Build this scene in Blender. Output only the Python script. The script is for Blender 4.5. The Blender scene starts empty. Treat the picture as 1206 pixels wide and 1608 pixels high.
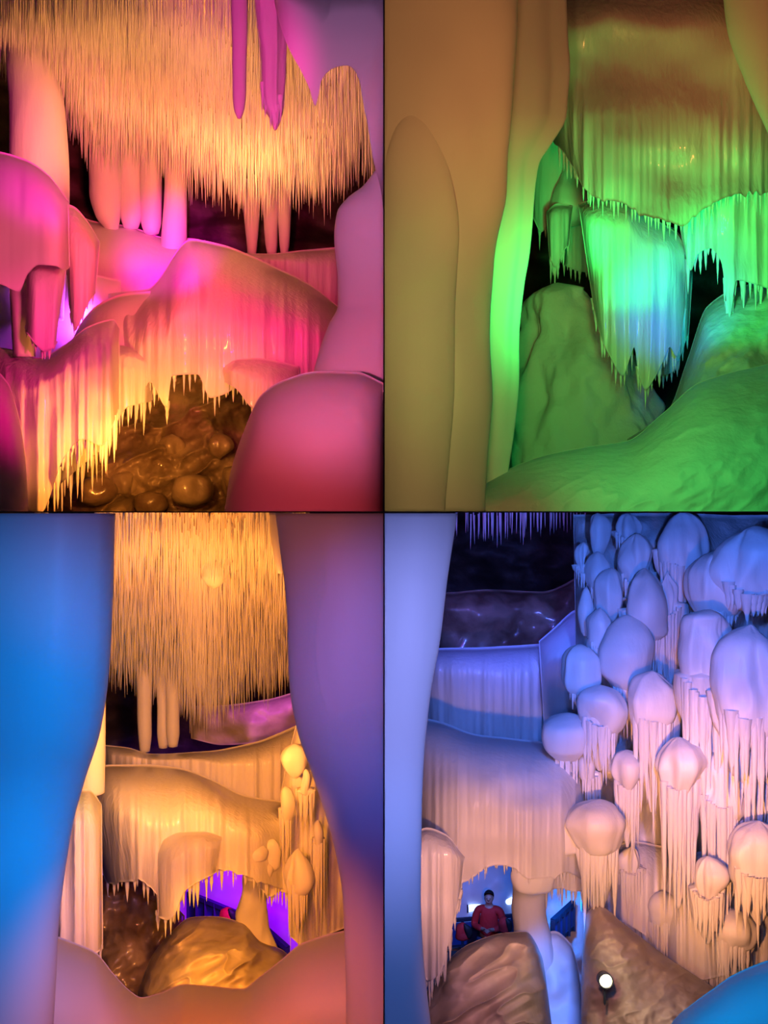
import bpy, math, random
import numpy as np
from mathutils import Vector, Euler

# ------------------------------------------------------------------ camera, world, lamps, exposure
sc = bpy.context.scene
COL = sc.collection
F = 1608.0                                   # focal length in pixels
CX, CY = 603.0, 804.0
def P(px, py, Y):                            # point of the cave seen at that spot of the photo, Y metres away
    return ((px-CX)/F*Y, Y, (CY-py)/F*Y)

cam = bpy.data.cameras.new('camera'); cam.sensor_fit = 'VERTICAL'; cam.sensor_height = 24; cam.lens = 24.0
cam.clip_end = 200
co = bpy.data.objects.new('camera', cam); COL.objects.link(co)
co.location = (0, 0, 0); co.rotation_euler = (math.pi/2, 0, 0)
sc.camera = co
sc.view_settings.view_transform = 'Standard'; sc.view_settings.look = 'None'
sc.view_settings.gamma = 1.0; sc.view_settings.exposure = 0.0; sc.view_settings.use_curve_mapping = False
w = bpy.data.worlds.new('world'); sc.world = w; w.use_nodes = True
w.node_tree.nodes['Background'].inputs[0].default_value = (0.55, 0.4, 0.6, 1)
w.node_tree.nodes['Background'].inputs[1].default_value = 0.02
sc.cycles.use_denoising = True
sc.cycles.max_bounces = 6; sc.cycles.diffuse_bounces = 4; sc.cycles.glossy_bounces = 2
sc.cycles.sample_clamp_indirect = 4.0

ORANGE = (1.0, 0.36, 0.075); AMBER = (1.0, 0.48, 0.06); WARM = (1.0, 0.52, 0.24); MAGENTA = (1.0, 0.0, 0.55)
PINK = (1.0, 0.12, 0.30); RED = (1.0, 0.08, 0.06); LILAC = (0.42, 0.22, 0.85); PURPLE = (0.30, 0.0, 1.0)
GREEN = (0.0, 1.0, 0.13); LEAF = (0.10, 1.0, 0.12); BLUE = (0.0, 0.22, 1.0); SKY = (0.03, 0.30, 1.0); CYAN = (0.0, 0.45, 1.0)
def spot(px, py, Y, tx, ty, tY, col, watt, ang=60, blend=0.7, r=0.08):
    d = bpy.data.lights.new('floodlight', 'SPOT'); d.color = col; d.energy = watt
    d.spot_size = math.radians(ang); d.spot_blend = blend; d.shadow_soft_size = r
    o = bpy.data.objects.new('floodlight', d); COL.objects.link(o)
    a = Vector(P(px, py, Y)); b = Vector(P(tx, ty, tY)); o.location = a
    o.rotation_euler = (b-a).to_track_quat('-Z', 'Y').to_euler()
LIGHTS = [
 # upper left chamber
 (330, 400, 8.6, 330, 60, 9.7, ORANGE, 420, 96),
 (220, 330, 11.0, 220, 200, 12.0, ORANGE, 60, 130),
 (90, 350, 10.0, 90, 60, 10.6, ORANGE, 80, 100),
 (250, 300, 5.0, 60, 200, 11.0, (1, .04, .2), 520, 22, 1.0),
 (400, 330, 11.3, 420, 200, 11.8, ORANGE, 140, 130),
 (300, 640, 6.5, 300, 620, 9.5, (1, .33, .05), 280, 38, 1.0),
 (260, 690, 8.0, 240, 720, 11.0, (1, .36, .04), 150, 80, 1.0),
 (230, 740, 7.7, 90, 690, 9.3, (1, .28, .03), 190, 80, 1.0),
 (250, 330, 5.0, 274, 400, 12.8, MAGENTA, 5200, 12, 1.0),
 (330, 300, 5.0, 390, 440, 11.0, (1, .0, .13), 1000, 40, 1.0),
 (300, 420, 5.0, 210, 340, 12.5, (1, .05, .08), 1300, 32, 1.0),
 (250, 330, 4.5, 20, 360, 9.0, (1, .10, .20), 480, 36, 1.0),
 (250, 330, 5.0, 20, 250, 9.5, MAGENTA, 520, 18, 1.0),
 (250, 520, 5.0, 60, 590, 8.5, (1, .0, .22), 420, 32, 1.0),
 (280, 250, 4.0, 410, 80, 7.5, (1, .01, .34), 420, 26, 1.0),
 (380, 250, 3.6, 570, 60, 6.5, (.50, .24, .62), 120, 60, 1.0),
 (330, 600, 3.6, 600, 480, 6.5, LILAC, 75, 50, 1.0),
 (330, 600, 3.6, 540, 430, 6.5, (1, .12, .18), 190, 60, 1.0),
 (330, 600, 3.6, 480, 740, 6.5, (1, .05, .08), 75, 50, 1.0),
 (150, 500, 11.3, 40, 510, 12.0, (0.6, 0.05, 1.0), 90, 120),
 # upper right chamber
 (760, 300, 3.6, 690, 200, 7.0, (.8, 0.34, 0.12), 95, 90, 1.0),
 (760, 650, 3.6, 700, 600, 7.0, (0.7, 0.42, 0.12), 85, 80, 1.0),
 (1000, 330, 4.0, 1210, 20, 8.0, (1.0, 0.16, 0.06), 190, 36, 1.0),
 (980, 250, 4.0, 970, 30, 8.5, (.9, 0.28, 0.06), 150, 76, 1.0),
 (1000, 450, 8.3, 985, 300, 9.2, GREEN, 42, 120),
 (950, 450, 7.2, 835, 450, 8.0, GREEN, 60, 110, 1.0),
 (720, 420, 3.6, 820, 500, 7.0, LEAF, 34, 50, 1.0),
 (930, 430, 8.0, 880, 300, 11.5, GREEN, 200, 36, 1.0),
 (1110, 430, 7.2, 1195, 400, 9.2, GREEN, 170, 60, 1.0),
 (960, 480, 6.0, 950, 400, 10.0, (0,.9,.2), 42, 44, 1.0),
 (1110, 480, 7.8, 1045, 470, 9.6, (0, .16, 1), 62, 60, 1.0),
 (1020, 500, 5.0, 1120, 740, 8.5, (.05, 1, .16), 110, 70, 1.0),
 (960, 420, 5.5, 890, 560, 10.5, (.02, 1, .12), 36, 70, 1.0),
 # lower left chamber
 (330, 1100, 3.6, 10, 1150, 6.5, (0, .26, 1), 330, 60, 1.0),
 (300, 1450, 3.6, -20, 1480, 6.5, (0, .26, 1), 220, 42, 1.0),
 (330, 900, 3.6, 160, 880, 6.4, (1, .12, .3), 24, 30, 1.0),
 (330, 1150, 3.6, 620, 1080, 6.5, (.01, .16, 1), 150, 44, 1.0),
 (330, 1150, 3.6, 470, 1000, 6.5, (1, .20, .20), 90, 46, 1.0),
 (330, 1400, 3.8, 580, 1420, 6.2, (.3, .10, .8), 60, 46, 1.0),
 (310, 1180, 7.6, 320, 950, 10.5, (1, .30, .04), 560, 110),
 (320, 1250, 6.4, 300, 1320, 10.5, (1, .30, .02), 420, 60),
 (280, 1340, 6.8, 120, 1380, 9.0, (1, .34, .03), 90, 40, 1.0),
 (200, 1160, 7.8, 150, 1190, 9.6, (1.0, 0.62, 0.06), 40, 70),
 (330, 1440, 8.0, 330, 1520, 10.2, (1, .36, .03), 110, 60, 1.0),
 (330, 1250, 5.0, 480, 1330, 9.0, (1, .27, .04), 210, 30, 1.0),
 (330, 1400, 4.0, 330, 1600, 7.0, (1.0, 0.17, 0.04), 400, 54, 1.0),
 (370, 1330, 13.4, 340, 1420, 16.5, PURPLE, 500, 90),
 (400, 1340, 11.8, 430, 1450, 13.5, PURPLE, 260, 70),
 (420, 1080, 13.8, 400, 1130, 15.5, (0.5, 0.03, 0.6), 30, 120),
 # lower right chamber
 (900, 1200, 3.6, 640, 1100, 6.5, (0.28, 0.32, 1.0), 330, 60, 1.0),
 (900, 1450, 3.6, 640, 1480, 6.5, (0.10, 0.25, 1.0), 130, 50, 1.0),
 (1100, 870, 5.0, 1090, 950, 10.5, (0.07, 0.20, 1.0), 1150, 64, 1.0),
 (850, 900, 7.0, 780, 1080, 13.0, (0.04, 0.16, .9), 380, 50, 1.0),
 (1000, 1560, 5.0, 1110, 1290, 10.0, (1, .36, .10), 1500, 36, 1.0),
 (1000, 1360, 5.0, 1110, 1110, 10.0, (1, .30, .12), 330, 34, 1.0),
 (850, 1500, 5.0, 760, 1320, 10.0, (1, .38, .12), 650, 32, 1.0),
 (900, 1350, 5.0, 870, 1600, 9.5, (1, .36, .26), 330, 56, 1.0),
 (1010, 1350, 3.6, 1190, 1590, 5.0, (0, .35, 1), 90, 60, 1.0),
 (780, 1250, 15.0, 770, 1410, 20.5, (0.08, 0.2, 1.0), 800, 80, 1.0),
 (890, 1395, 12.3, 885, 1440, 13.4, (0.0, 0.20, 1.0), 90, 130, 1.0),
 (890, 1400, 9.4, 884, 1550, 10.8, (0.0, 0.20, 1.0), 260, 40, 1.0),
 (740, 870, 12.0, 760, 840, 14.5, (0.7, 0.03, 0.35), 60, 70, 1.0),
 (800, 900, 11.0, 780, 960, 17.0, (.10, .12, 1), 420, 60, 1.0),
]
for L in LIGHTS: spot(*L)

# ------------------------------------------------------------------ materials
def mat(name, base, rough=0.35, bump=0.0, bscale=30.0, var=None, vscale=3.0, stretch=1.0, coat=0.0, spec=0.5, sss=0.0):
    m = bpy.data.materials.new(name); m.use_nodes = True; nt = m.node_tree; b = nt.nodes['Principled BSDF']
    b.inputs['Base Color'].default_value = (*base, 1); b.inputs['Roughness'].default_value = rough
    b.inputs['Specular IOR Level'].default_value = spec; b.inputs['Coat Weight'].default_value = coat
    b.inputs['Coat Roughness'].default_value = 0.12
    if sss:
        b.inputs['Subsurface Weight'].default_value = sss; b.inputs['Subsurface Radius'].default_value = (0.12, 0.12, 0.12); b.inputs['Subsurface Scale'].default_value = 0.5
    tc = nt.nodes.new('ShaderNodeTexCoord'); mp = nt.nodes.new('ShaderNodeMapping'); mp.inputs['Scale'].default_value = (1, 1, stretch)
    nt.links.new(tc.outputs['Object'], mp.inputs[0])
    if var:
        n = nt.nodes.new('ShaderNodeTexNoise'); n.inputs['Scale'].default_value = vscale; n.inputs['Detail'].default_value = 5
        r = nt.nodes.new('ShaderNodeValToRGB'); r.color_ramp.elements[0].position = 0.38; r.color_ramp.elements[1].position = 0.62
        r.color_ramp.elements[0].color = (*var, 1); r.color_ramp.elements[1].color = (*base, 1)
        nt.links.new(mp.outputs[0], n.inputs['Vector']); nt.links.new(n.outputs['Fac'], r.inputs[0]); nt.links.new(r.outputs[0], b.inputs['Base Color'])
    if bump:
        n = nt.nodes.new('ShaderNodeTexNoise'); n.inputs['Scale'].default_value = bscale; n.inputs['Detail'].default_value = 4
        bp = nt.nodes.new('ShaderNodeBump'); bp.inputs['Strength'].default_value = bump; bp.inputs['Distance'].default_value = 0.03
        nt.links.new(mp.outputs[0], n.inputs['Vector']); nt.links.new(n.outputs['Fac'], bp.inputs['Height']); nt.links.new(bp.outputs[0], b.inputs['Normal'])
    return m
ICE = mat('milky_ice', (0.82, 0.83, 0.84), 0.45, 0.28, 14, stretch=0.2)
WETICE = mat('wet_ice', (0.80, 0.81, 0.82), 0.38, 0.45, 24, stretch=0.12, coat=0.4)
SMOOTH = mat('smooth_ice', (0.82, 0.83, 0.84), 0.5, 0.16, 5, stretch=0.15)
SNOW = mat('crusted_ice', (0.78, 0.80, 0.80), 0.7, 0.7, 9)
ROCK = mat('dark_rock', (0.085, 0.06, 0.05), 0.6, 0.9, 5, var=(0.035, 0.025, 0.022), vscale=2)
WETROCK = mat('wet_rock', (0.34, 0.26, 0.19), 0.35, 0.8, 6, var=(0.14, 0.09, 0.06), vscale=2.2, coat=0.5)
MUD = mat('icy_rock', (0.72, 0.66, 0.60), 0.45, 0.6, 6, var=(0.46, 0.39, 0.34), vscale=1.5)
ROOF = mat('iced_rock', (0.74, 0.70, 0.66), 0.5, 0.5, 8, var=(0.16, 0.10, 0.07), vscale=1.6, stretch=0.5)
SHELL = mat('cave_wall_rock', (0.16, 0.15, 0.15), 0.6, 0.5, 3)
METAL = mat('dark_metal', (0.02, 0.03, 0.06), 0.4)
BOARD = mat('blue_board', (0.03, 0.06, 0.22), 0.5)
REDC = mat('red_fabric', (0.55, 0.015, 0.015), 0.8, 0.3, 20)
NAVY = mat('navy_fabric', (0.02, 0.025, 0.06), 0.8, 0.2, 30)
BLACK = mat('black_fabric', (0.01, 0.01, 0.012), 0.7)
SKIN = mat('skin', (0.42, 0.24, 0.17), 0.5)
HAIR = mat('hair', (0.008, 0.007, 0.008), 0.6)
EYE = mat('dark_eye', (0.01, 0.01, 0.01), 0.3)
LIP = mat('lip', (0.30, 0.10, 0.08), 0.5)
LENS = bpy.data.materials.new('lamp_glow'); LENS.use_nodes = True
_b = LENS.node_tree.nodes['Principled BSDF']; _b.inputs['Emission Color'].default_value = (1, 0.82, 0.35, 1); _b.inputs['Emission Strength'].default_value = 7
ICEGLOW = bpy.data.materials.new('blue_ice_glow'); ICEGLOW.use_nodes = True
_b = ICEGLOW.node_tree.nodes['Principled BSDF']; _b.inputs['Emission Color'].default_value = (0.35, 0.5, 1, 1); _b.inputs['Emission Strength'].default_value = 5  # emission put in for a streak of lit ice, not a lamp

# ------------------------------------------------------------------ noise
def _h(i, j, k):
    n = (i*374761393 + j*668265263 + k*2147483647 + 1013) & 0xffffffff
    n = ((n ^ (n >> 13))*1274126177) & 0xffffffff
    n = n ^ (n >> 16)
    return (n & 0xffff)/65535.0
def vn(x, y, z):
    x, y, z = np.broadcast_arrays(np.asarray(x, float), np.asarray(y, float), np.asarray(z, float))
    xi, yi, zi = [np.floor(a).astype(np.int64) for a in (x, y, z)]
    f = [a-b for a, b in zip((x, y, z), (xi, yi, zi))]
    u, v, t = [a*a*(3-2*a) for a in f]
    r = 0
    for a in (0, 1):
        for b in (0, 1):
            for c in (0, 1):
                r = r + _h(xi+a, yi+b, zi+c)*(u if a else 1-u)*(v if b else 1-v)*(t if c else 1-t)
    return r*2-1
def fbm(x, y, z, o=3):
    r = 0; a = 1
    for k in range(o): r = r + a*vn(x*2**k+k*7.3, y*2**k, z*2**k); a *= 0.5
    return r
def smooth_interp(q, xs, ys):                # monotone-free cubic Hermite through the points
    xs = np.asarray(xs, float); ys = np.asarray(ys, float)
    if len(xs) < 3: return np.interp(q, xs, ys)
    d = np.diff(ys)/np.diff(xs); m = np.empty_like(ys); m[0] = d[0]; m[-1] = d[-1]
    m[1:-1] = np.where(d[:-1]*d[1:] > 0, 2*d[:-1]*d[1:]/(d[:-1]+d[1:]+1e-12), 0)
    q = np.clip(q, xs[0], xs[-1]); i = np.clip(np.searchsorted(xs, q)-1, 0, len(xs)-2)
    h = xs[i+1]-xs[i]; t = (q-xs[i])/h
    return (2*t**3-3*t**2+1)*ys[i]+(t**3-2*t**2+t)*h*m[i]+(-2*t**3+3*t**2)*ys[i+1]+(t**3-t**2)*h*m[i+1]

# ------------------------------------------------------------------ object helpers
def own_side(V):                             # ice grows against the partitions, not through them
    for ax in (0, 2):
        V[:, ax] = np.maximum(V[:, ax], .004) if np.median(V[:, ax]) > 0 else np.minimum(V[:, ax], -.004)
    return V
def mk(name, V, Fq, material, parent=None, smooth=True):
    me = bpy.data.meshes.new(name); V = np.asarray(V, np.float32)
    if isinstance(Fq, np.ndarray):
        nf, k = Fq.shape
        me.vertices.add(len(V)); me.vertices.foreach_set('co', V.ravel())
        me.loops.add(nf*k); me.loops.foreach_set('vertex_index', Fq.astype(np.int32).ravel())
        me.polygons.add(nf); me.polygons.foreach_set('loop_start', np.arange(0, nf*k, k, dtype=np.int32))
        me.update(calc_edges=True); me.validate()
    else:
        me.from_pydata([tuple(v) for v in V], [], Fq)
    if smooth: me.polygons.foreach_set('use_smooth', np.ones(len(me.polygons), bool))
    me.materials.append(material); me.update()
    o = bpy.data.objects.new(name, me); COL.objects.link(o)
    if parent: o.parent = parent; o.location = -parent.location
    return o
def thing(name, label, cat, loc, group=None):
    o = bpy.data.objects.new(name, None); COL.objects.link(o); o.location = loc; o.empty_display_size = 0.1
    o['label'] = label; o['category'] = cat
    if group: o['group'] = group
    return o
def tag(o, label, cat, group=None):
    o['label'] = label; o['category'] = cat
    if group: o['group'] = group
    return o
def struct(o): o['kind'] = 'structure'; return o
def gridfaces(nu, nv, off=0, wrapu=False):
    i, j = np.meshgrid(np.arange(nu if wrapu else nu-1), np.arange(nv-1), indexing='ij')
    i2 = (i+1) % nu
    return np.stack([off+i*nv+j, off+i*nv+j+1, off+i2*nv+j+1, off+i2*nv+j], -1).reshape(-1, 4)

def loft(name, rows, Y, material, parent=None, depth=1.0, flute=(0.0, 6), lump=(0.03, 1.0), seed=0, seg=56, nz=None, lean=0.0, sq=2.0):
    rows = sorted(rows); py = [r[0] for r in rows]
    nz = nz or int(min(120, max(16, (py[-1]-py[0])/5)))
    q = np.linspace(py[0], py[-1], nz)
    xl = smooth_interp(q, py, [r[1] for r in rows]); xr = smooth_interp(q, py, [r[2] for r in rows])
    yy = smooth_interp(q, py, [r[3] if len(r) > 3 else 0 for r in rows])
    Yc = Y+yy+lean*(q-py[0])/(py[-1]-py[0])
    cx = ((xl+xr)/2-CX)/F*Yc; rx = np.maximum((xr-xl)/2/F*Yc, 0.002); z = (CY-q)/F*Yc
    t = np.linspace(0, 2*math.pi, seg, endpoint=False)
    T, R = np.meshgrid(t, rx, indexing='ij'); Z = np.broadcast_to(z, T.shape); Cx = np.broadcast_to(cx, T.shape); YC = np.broadcast_to(Yc, T.shape)
    c, s = np.cos(T), np.sin(T)
    k = (np.abs(c)**sq+np.abs(s)**sq)**(-1/sq)
    taper = np.minimum(1, R/0.12)
    fr = flute[1]/np.maximum(R.mean(), 0.1)*0.5
    disp = flute[0]*(1-np.abs(vn(c*flute[1]*R.max()+seed, s*flute[1]*R.max(), Z*0.35+seed))*2)*np.minimum(1, R/R.max())
    disp = disp+lump[0]*fbm((Cx+R*c)*lump[1]+seed*3.1, (YC+R*s)*lump[1], Z*lump[1]*0.6+seed)*taper
    rr = R*k+disp
    V = np.stack([Cx+rr*c, YC+depth*rr*s, Z], -1).reshape(-1, 3)
    Fs = gridfaces(seg, nz, 0, True).tolist()
    n = len(V); V = np.vstack([V, [[cx[0], Yc[0], z[0]+0.3*rx[0]*(1 if rx[0] < .3 else 0)], [cx[-1], Yc[-1], z[-1]-0.3*rx[-1]*(1 if rx[-1] < .3 else 0)]]])
    for i in range(seg):
        j = (i+1) % seg
        Fs.append([i*nz, j*nz, n]); Fs.append([i*nz+nz-1, n+1, j*nz+nz-1])
    own_side(V)
    return mk(name, V, Fs, material, parent)

def drape(name, top, bot, Y, depth, material, parent=None, flute=(0.03, 9), lump=(0.05, 1.2), s=0.35, th=0.35, seed=0, jag=0, jf=14,
          nu=None, nv=None, side=4.0, tuck=0.0, fpow=1.0, zs=0.3, fv=0.0, octv=3, ridge=None, xin=1.0):
    """ledge or curtain of ice: rounded shoulder, fluted face, ragged hem, closed behind"""
    span = max(top[-1][0]-top[0][0], bot[-1][0]-bot[0][0]); hgt = max(abs(b[1]-t[1]) for t in top for b in bot)
    nu = nu or int(min(260, max(30, span/2.2))); nv = nv or int(min(90, max(20, hgt/5)))
    u = np.linspace(0, 1, nu); v = np.linspace(0, 1, nv)
    def line(pl):
        x0, x1 = pl[0][0], pl[-1][0]; px = x0+u*(x1-x0)
        return px, smooth_interp(px, [p[0] for p in pl], [p[1] for p in pl])
    tx, ty = line(top); bx, by = line(bot)
    if jag: by = by+jag*np.abs(vn(bx/F*Y*jf, seed, 0.5))**2*1.6
    ty = ty+3*vn(tx/F*Y*1.5, seed, 0)
    U, Vv = np.meshgrid(u, v, indexing='ij')
    px = tx[:, None]*(1-Vv)+bx[:, None]*Vv; py = ty[:, None]*(1-Vv)+by[:, None]*Vv
    w_ = np.clip(Vv/s, 0, 1); prof = np.sqrt(np.clip(1-(1-w_)**2, 0, 1))-tuck*np.clip((Vv-s)/(1-s), 0, 1)**2
    sd = np.clip(1-np.abs(2*U-1)**side, 0, 1)**(1/2.2)
    y = Y-depth*prof*(0.25+0.75*sd)*np.where(sd > 0, 1, 1)
    X0 = (px-CX)/F*Y; Z0 = (CY-py)/F*Y
    fl = (1-np.abs(vn(X0*flute[1]+seed*1.7, seed, Z0*zs)))**fpow
    fl2 = vn(X0*flute[1]*2.7+seed, 3, Z0*zs*2)*0.4
    y = y-flute[0]*(fl+fl2)*np.clip((Vv-fv)/max(.05, .35-fv*.2), 0.1, 1)-lump[0]*fbm(X0*lump[1]+seed, 0.3*seed, Z0*lump[1]*1.1, octv)
    if ridge: y = y-ridge[0]*(1-np.abs(fbm((X0+.7*Z0)*ridge[1]*.45+seed, 1.5, (Z0-.6*X0)*ridge[1], 3)))**2
    Xf = (px-CX)/F*y; Zf = (CY-py)/F*y
    front = np.stack([Xf, y, Zf], -1)
    back = np.stack([X0*(Y+th)/Y, Y+th+0*y, Z0*(Y+th)/Y], -1)
    inset = 0.2*th+0.12
    hw = (front[..., 2].max(axis=1, keepdims=True)-front[..., 2].min(axis=1, keepdims=True))/2   # the back turns inwards at every rim, so rims are rounded
    back[..., 2] += np.minimum(inset, hw*.7)*(Vv**6-(1-Vv)**6)
    back[..., 0] += xin*inset*((1-U)**8-U**8)
    V = own_side(np.vstack([front.reshape(-1, 3), back.reshape(-1, 3)])); N = nu*nv
    f1 = gridfaces(nu, nv, 0)[:, ::-1]; f2 = gridfaces(nu, nv, N)
    e = []
    a = np.arange(nu-1)*nv; e.append(np.stack([a, a+nv, a+nv+N, a+N], -1))
    a = a+nv-1; e.append(np.stack([a, a+N, a+nv+N, a+nv], -1))
    a = np.arange(nv-1); e.append(np.stack([a, a+N, a+1+N, a+1], -1))
    a = a+(nu-1)*nv; e.append(np.stack([a, a+1, a+1+N, a+N], -1))
    o = mk(name, V, np.vstack([f1, f2]+e), material, parent)
    o['_hem'] = 0; del o['_hem']
    return o, (bx, by, y[:, -1])

def cone_arrays(x, y, z, L, r, rng, seg=6, nr=6):
    t = np.linspace(0, 2*math.pi, seg, endpoint=False); v = np.linspace(0, 1, nr)
    rad = r*(1-v)**0.75*(1+0.18*np.array([rng.uniform(-1, 1) for _ in v])); rad[-1] = 0.0006
    bx, by = rng.uniform(-.015, .015)*L, rng.uniform(-.015, .015)*L
    X = x+np.outer(np.cos(t), rad)+bx*v**2; Yv = y+np.outer(np.sin(t), rad)+by*v**2; Z = np.broadcast_to(z-v*L, X.shape)
    return np.stack([X, Yv, Z], -1).reshape(-1, 3)
def icicles(name, items, material, parent=None, seed=0, seg=6, nr=6):
    rng = random.Random(seed); n = seg*nr
    V = [cone_arrays(*it, rng, seg, nr) for it in items]
    g = gridfaces(seg, nr, 0, True)
    Fs = np.vstack([g+i*n for i in range(len(items))])
    return mk(name, own_side(np.vstack(V)), Fs, material, parent)
def icicle_parts(items, material, parent, seed=0, seg=8, limit=100):
    items = sorted(items, key=lambda q: -q[3]*q[4]/q[1]**2)
    for k, it in enumerate(items[:limit]):
        icicles('icicle', [it], material, parent, seed+k, seg, 8)
    if len(items) > limit:
        o = icicles('icicle_fringe', items[limit:], material, parent, seed+999, 5, 5); o['kind'] = 'stuff'
def hem_icicles(hem, n, Lr, rr, material, parent, seed, up=10, u0=0, u1=1, dy=0.07):
    """n icicles hung from the hem; lengths Lr and radii rr in pixels"""
    bx, by, yy = hem; rng = random.Random(seed); its = []
    for k in range(n):
        i = int((u0+(u1-u0)*(k+rng.uniform(.1, .9))/n)*(len(bx)-1)); Yv = yy[i]
        x, y, z = P(bx[i], by[i]-up, Yv+dy+rng.uniform(0, .05)); sc_ = Yv/F
        its.append((x, y, z, (rng.uniform(*Lr)+up)*sc_, rng.uniform(*rr)*sc_))
    icicle_parts(its, material, parent, seed)

def curtain(name, label, cat, top, bot, Y, depth, material=None, ic=None, group=None, **kw):
    """thing > ice_body + icicles"""
    material = material or WETICE
    mx = sum(p[0] for p in bot)/len(bot); my = max(p[1] for p in bot)
    t = thing(name, label, cat, P(mx, my, Y), group)
    b, hem = drape('ice_body', top, bot, Y, depth, material, t, **kw)
    if ic: hem_icicles(hem, ic[0], ic[1], ic[2], material, t, kw.get('seed', 0)+5, **(ic[3] if len(ic) > 3 else {}))
    return t
def column(name, label, cat, rows, Y, material=None, group=None, **kw):
    o = loft(name, rows, Y, material or ICE, None, **kw)
    return tag(o, label, cat, group)

def canopy(label, x0, x1, lower, Y0, Y1, py0, n_rows, step, Lr, seed, roofname='ice_roof', rr=(1.3, 2.6), gap=0.0, thick=0.5):
    """roof sloping down and away, hung all over with icicles"""
    t = thing('icicle_canopy', label, 'icicles', P((x0+x1)/2, py0+60, (Y0+Y1)/2))
    rng = random.Random(seed)
    lx = [p[0] for p in lower]; ly = [p[1] for p in lower]
    nu, nv = 120, 70
    px = np.linspace(x0, x1, nu); tt = np.linspace(0, 1, nv)
    low = smooth_interp(px, lx, ly)-(Lr[0]+Lr[1])/2*0.75
    PX, T = np.meshgrid(px, tt, indexing='ij'); PY = py0-40+T*(low[:, None]-py0+40)
    Yy = Y0+T*(Y1-Y0)+0.22*fbm(PX*0.02, T*5, seed)+0.05*vn(PX*.25, T*2, seed)
    fr = np.stack([(PX-CX)/F*Yy, Yy, (CY-PY)/F*Yy], -1)
    bk = fr+np.array([0, thick, thick*0.6]); N = nu*nv
    a = np.arange(nu-1)*nv; a2 = a+nv-1; b = np.arange(nv-1); b2 = b+(nu-1)*nv
    Fs = np.vstack([gridfaces(nu, nv, 0)[:, ::-1], gridfaces(nu, nv, N), np.stack([a, a+nv, a+nv+N, a+N], -1), np.stack([a2, a2+N, a2+nv+N, a2+nv], -1),
                    np.stack([b, b+N, b+1+N, b+1], -1), np.stack([b2, b2+1, b2+1+N, b2+N], -1)])
    mk('rock_roof', own_side(np.vstack([fr.reshape(-1, 3), bk.reshape(-1, 3)])), Fs, ROOF, t)
    its = []
    for r in range(n_rows):
        tr = (r+.5)/n_rows; xx = x0+rng.uniform(0, step)
        while xx < x1:
            tj = min(1, max(0, tr+rng.uniform(-.6, .6)/n_rows)); Lo = np.interp(xx, lx, ly)
            if rng.random() > gap*(0.3+tj):
                m = 0.55+0.45*math.sin(xx*0.21+r)*math.sin(xx*0.053+2*r)
                L = Lr[0]+(Lr[1]-Lr[0])*max(0, min(1, 0.5*m+0.5*rng.random()))
                root = py0-40+tj*(Lo-(Lr[0]+Lr[1])/2*0.75-py0+40)
                Yv = Y0+tj*(Y1-Y0)
                x, y, z = P(xx, root-8, Yv); s_ = Yv/F
                its.append((x, y, z, (L+8)*s_, rng.uniform(*rr)*s_))
            xx += step*rng.uniform(.6, 1.4)
    icicle_parts(its, ICE, t, seed)
    return t

def mound(name, label, cat, top, Y, ybot, depth, material, seed=0, lump=(0.12, 1.2), flute=(0, 5), s=0.6, **kw):
    x0, x1 = top[0][0], top[-1][0]
    o, _ = drape(name, top, [(x0, ybot), (x1, ybot)], Y, depth, material, None, flute=flute, lump=lump, s=s, seed=seed, **kw)
    return tag(o, label, cat) if label else o

# ------------------------------------------------------------------ setting: thin added partitions that block light between chambers, and the cave's outer walls
def box(name, a, b, m, parent=None):
    V = [(x, y, z) for x in (a[0], b[0]) for y in (a[1], b[1]) for z in (a[2], b[2])]
    Fs = [[0, 1, 3, 2], [4, 6, 7, 5], [0, 4, 5, 1], [2, 3, 7, 6], [0, 2, 6, 4], [1, 5, 7, 3]]
    return mk(name, V, Fs, m, parent, smooth=False)
YB = 23.0
struct(box('added_divider_middle', (-.0018, 3, -9), (.0018, YB, 9), SHELL))
struct(box('added_divider_1', (-8, 3, -.0018), (8, YB, .0018), SHELL))
struct(box('wall_left', (-8.2, 3, -9), (-8, YB, 9), SHELL))
struct(box('wall_right', (8, 3, -9), (8.2, YB, 9), SHELL))
struct(box('ceiling', (-8.2, 3, 9), (8.2, YB, 9.2), SHELL))
struct(box('floor', (-8.2, 3, -9.2), (8.2, YB, -9), SHELL))
def rockwall(name, x0, x1, z0, z1, Y, seed, m=ROCK, amp=0.6):
    nu, nv = 110, 110
    X, Z = np.meshgrid(np.linspace(x0, x1, nu), np.linspace(z0, z1, nv), indexing='ij')
    Yy = Y-amp*fbm(X*.45+seed, seed, Z*1.1, 5)
    N = nu*nv; fr = np.stack([X, Yy, Z], -1).reshape(-1, 3); bk = fr.copy(); bk[:, 1] = Y+amp*2+.2
    return struct(mk(name, np.vstack([fr, bk]), np.vstack([gridfaces(nu, nv, 0)[:, ::-1], gridfaces(nu, nv, N)]), m))
rockwall('wall_upper_left', -8, -.002, .002, 9, 15.5, 1)
rockwall('wall_upper_right', .002, 8, .002, 9, 14, 2, ROCK)
rockwall('wall_lower_left', -8, -.002, -9, -.002, 17.5, 3)
rockwall('wall_lower_right', .002, 8, -9, -.002, 21.5, 4)

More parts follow.
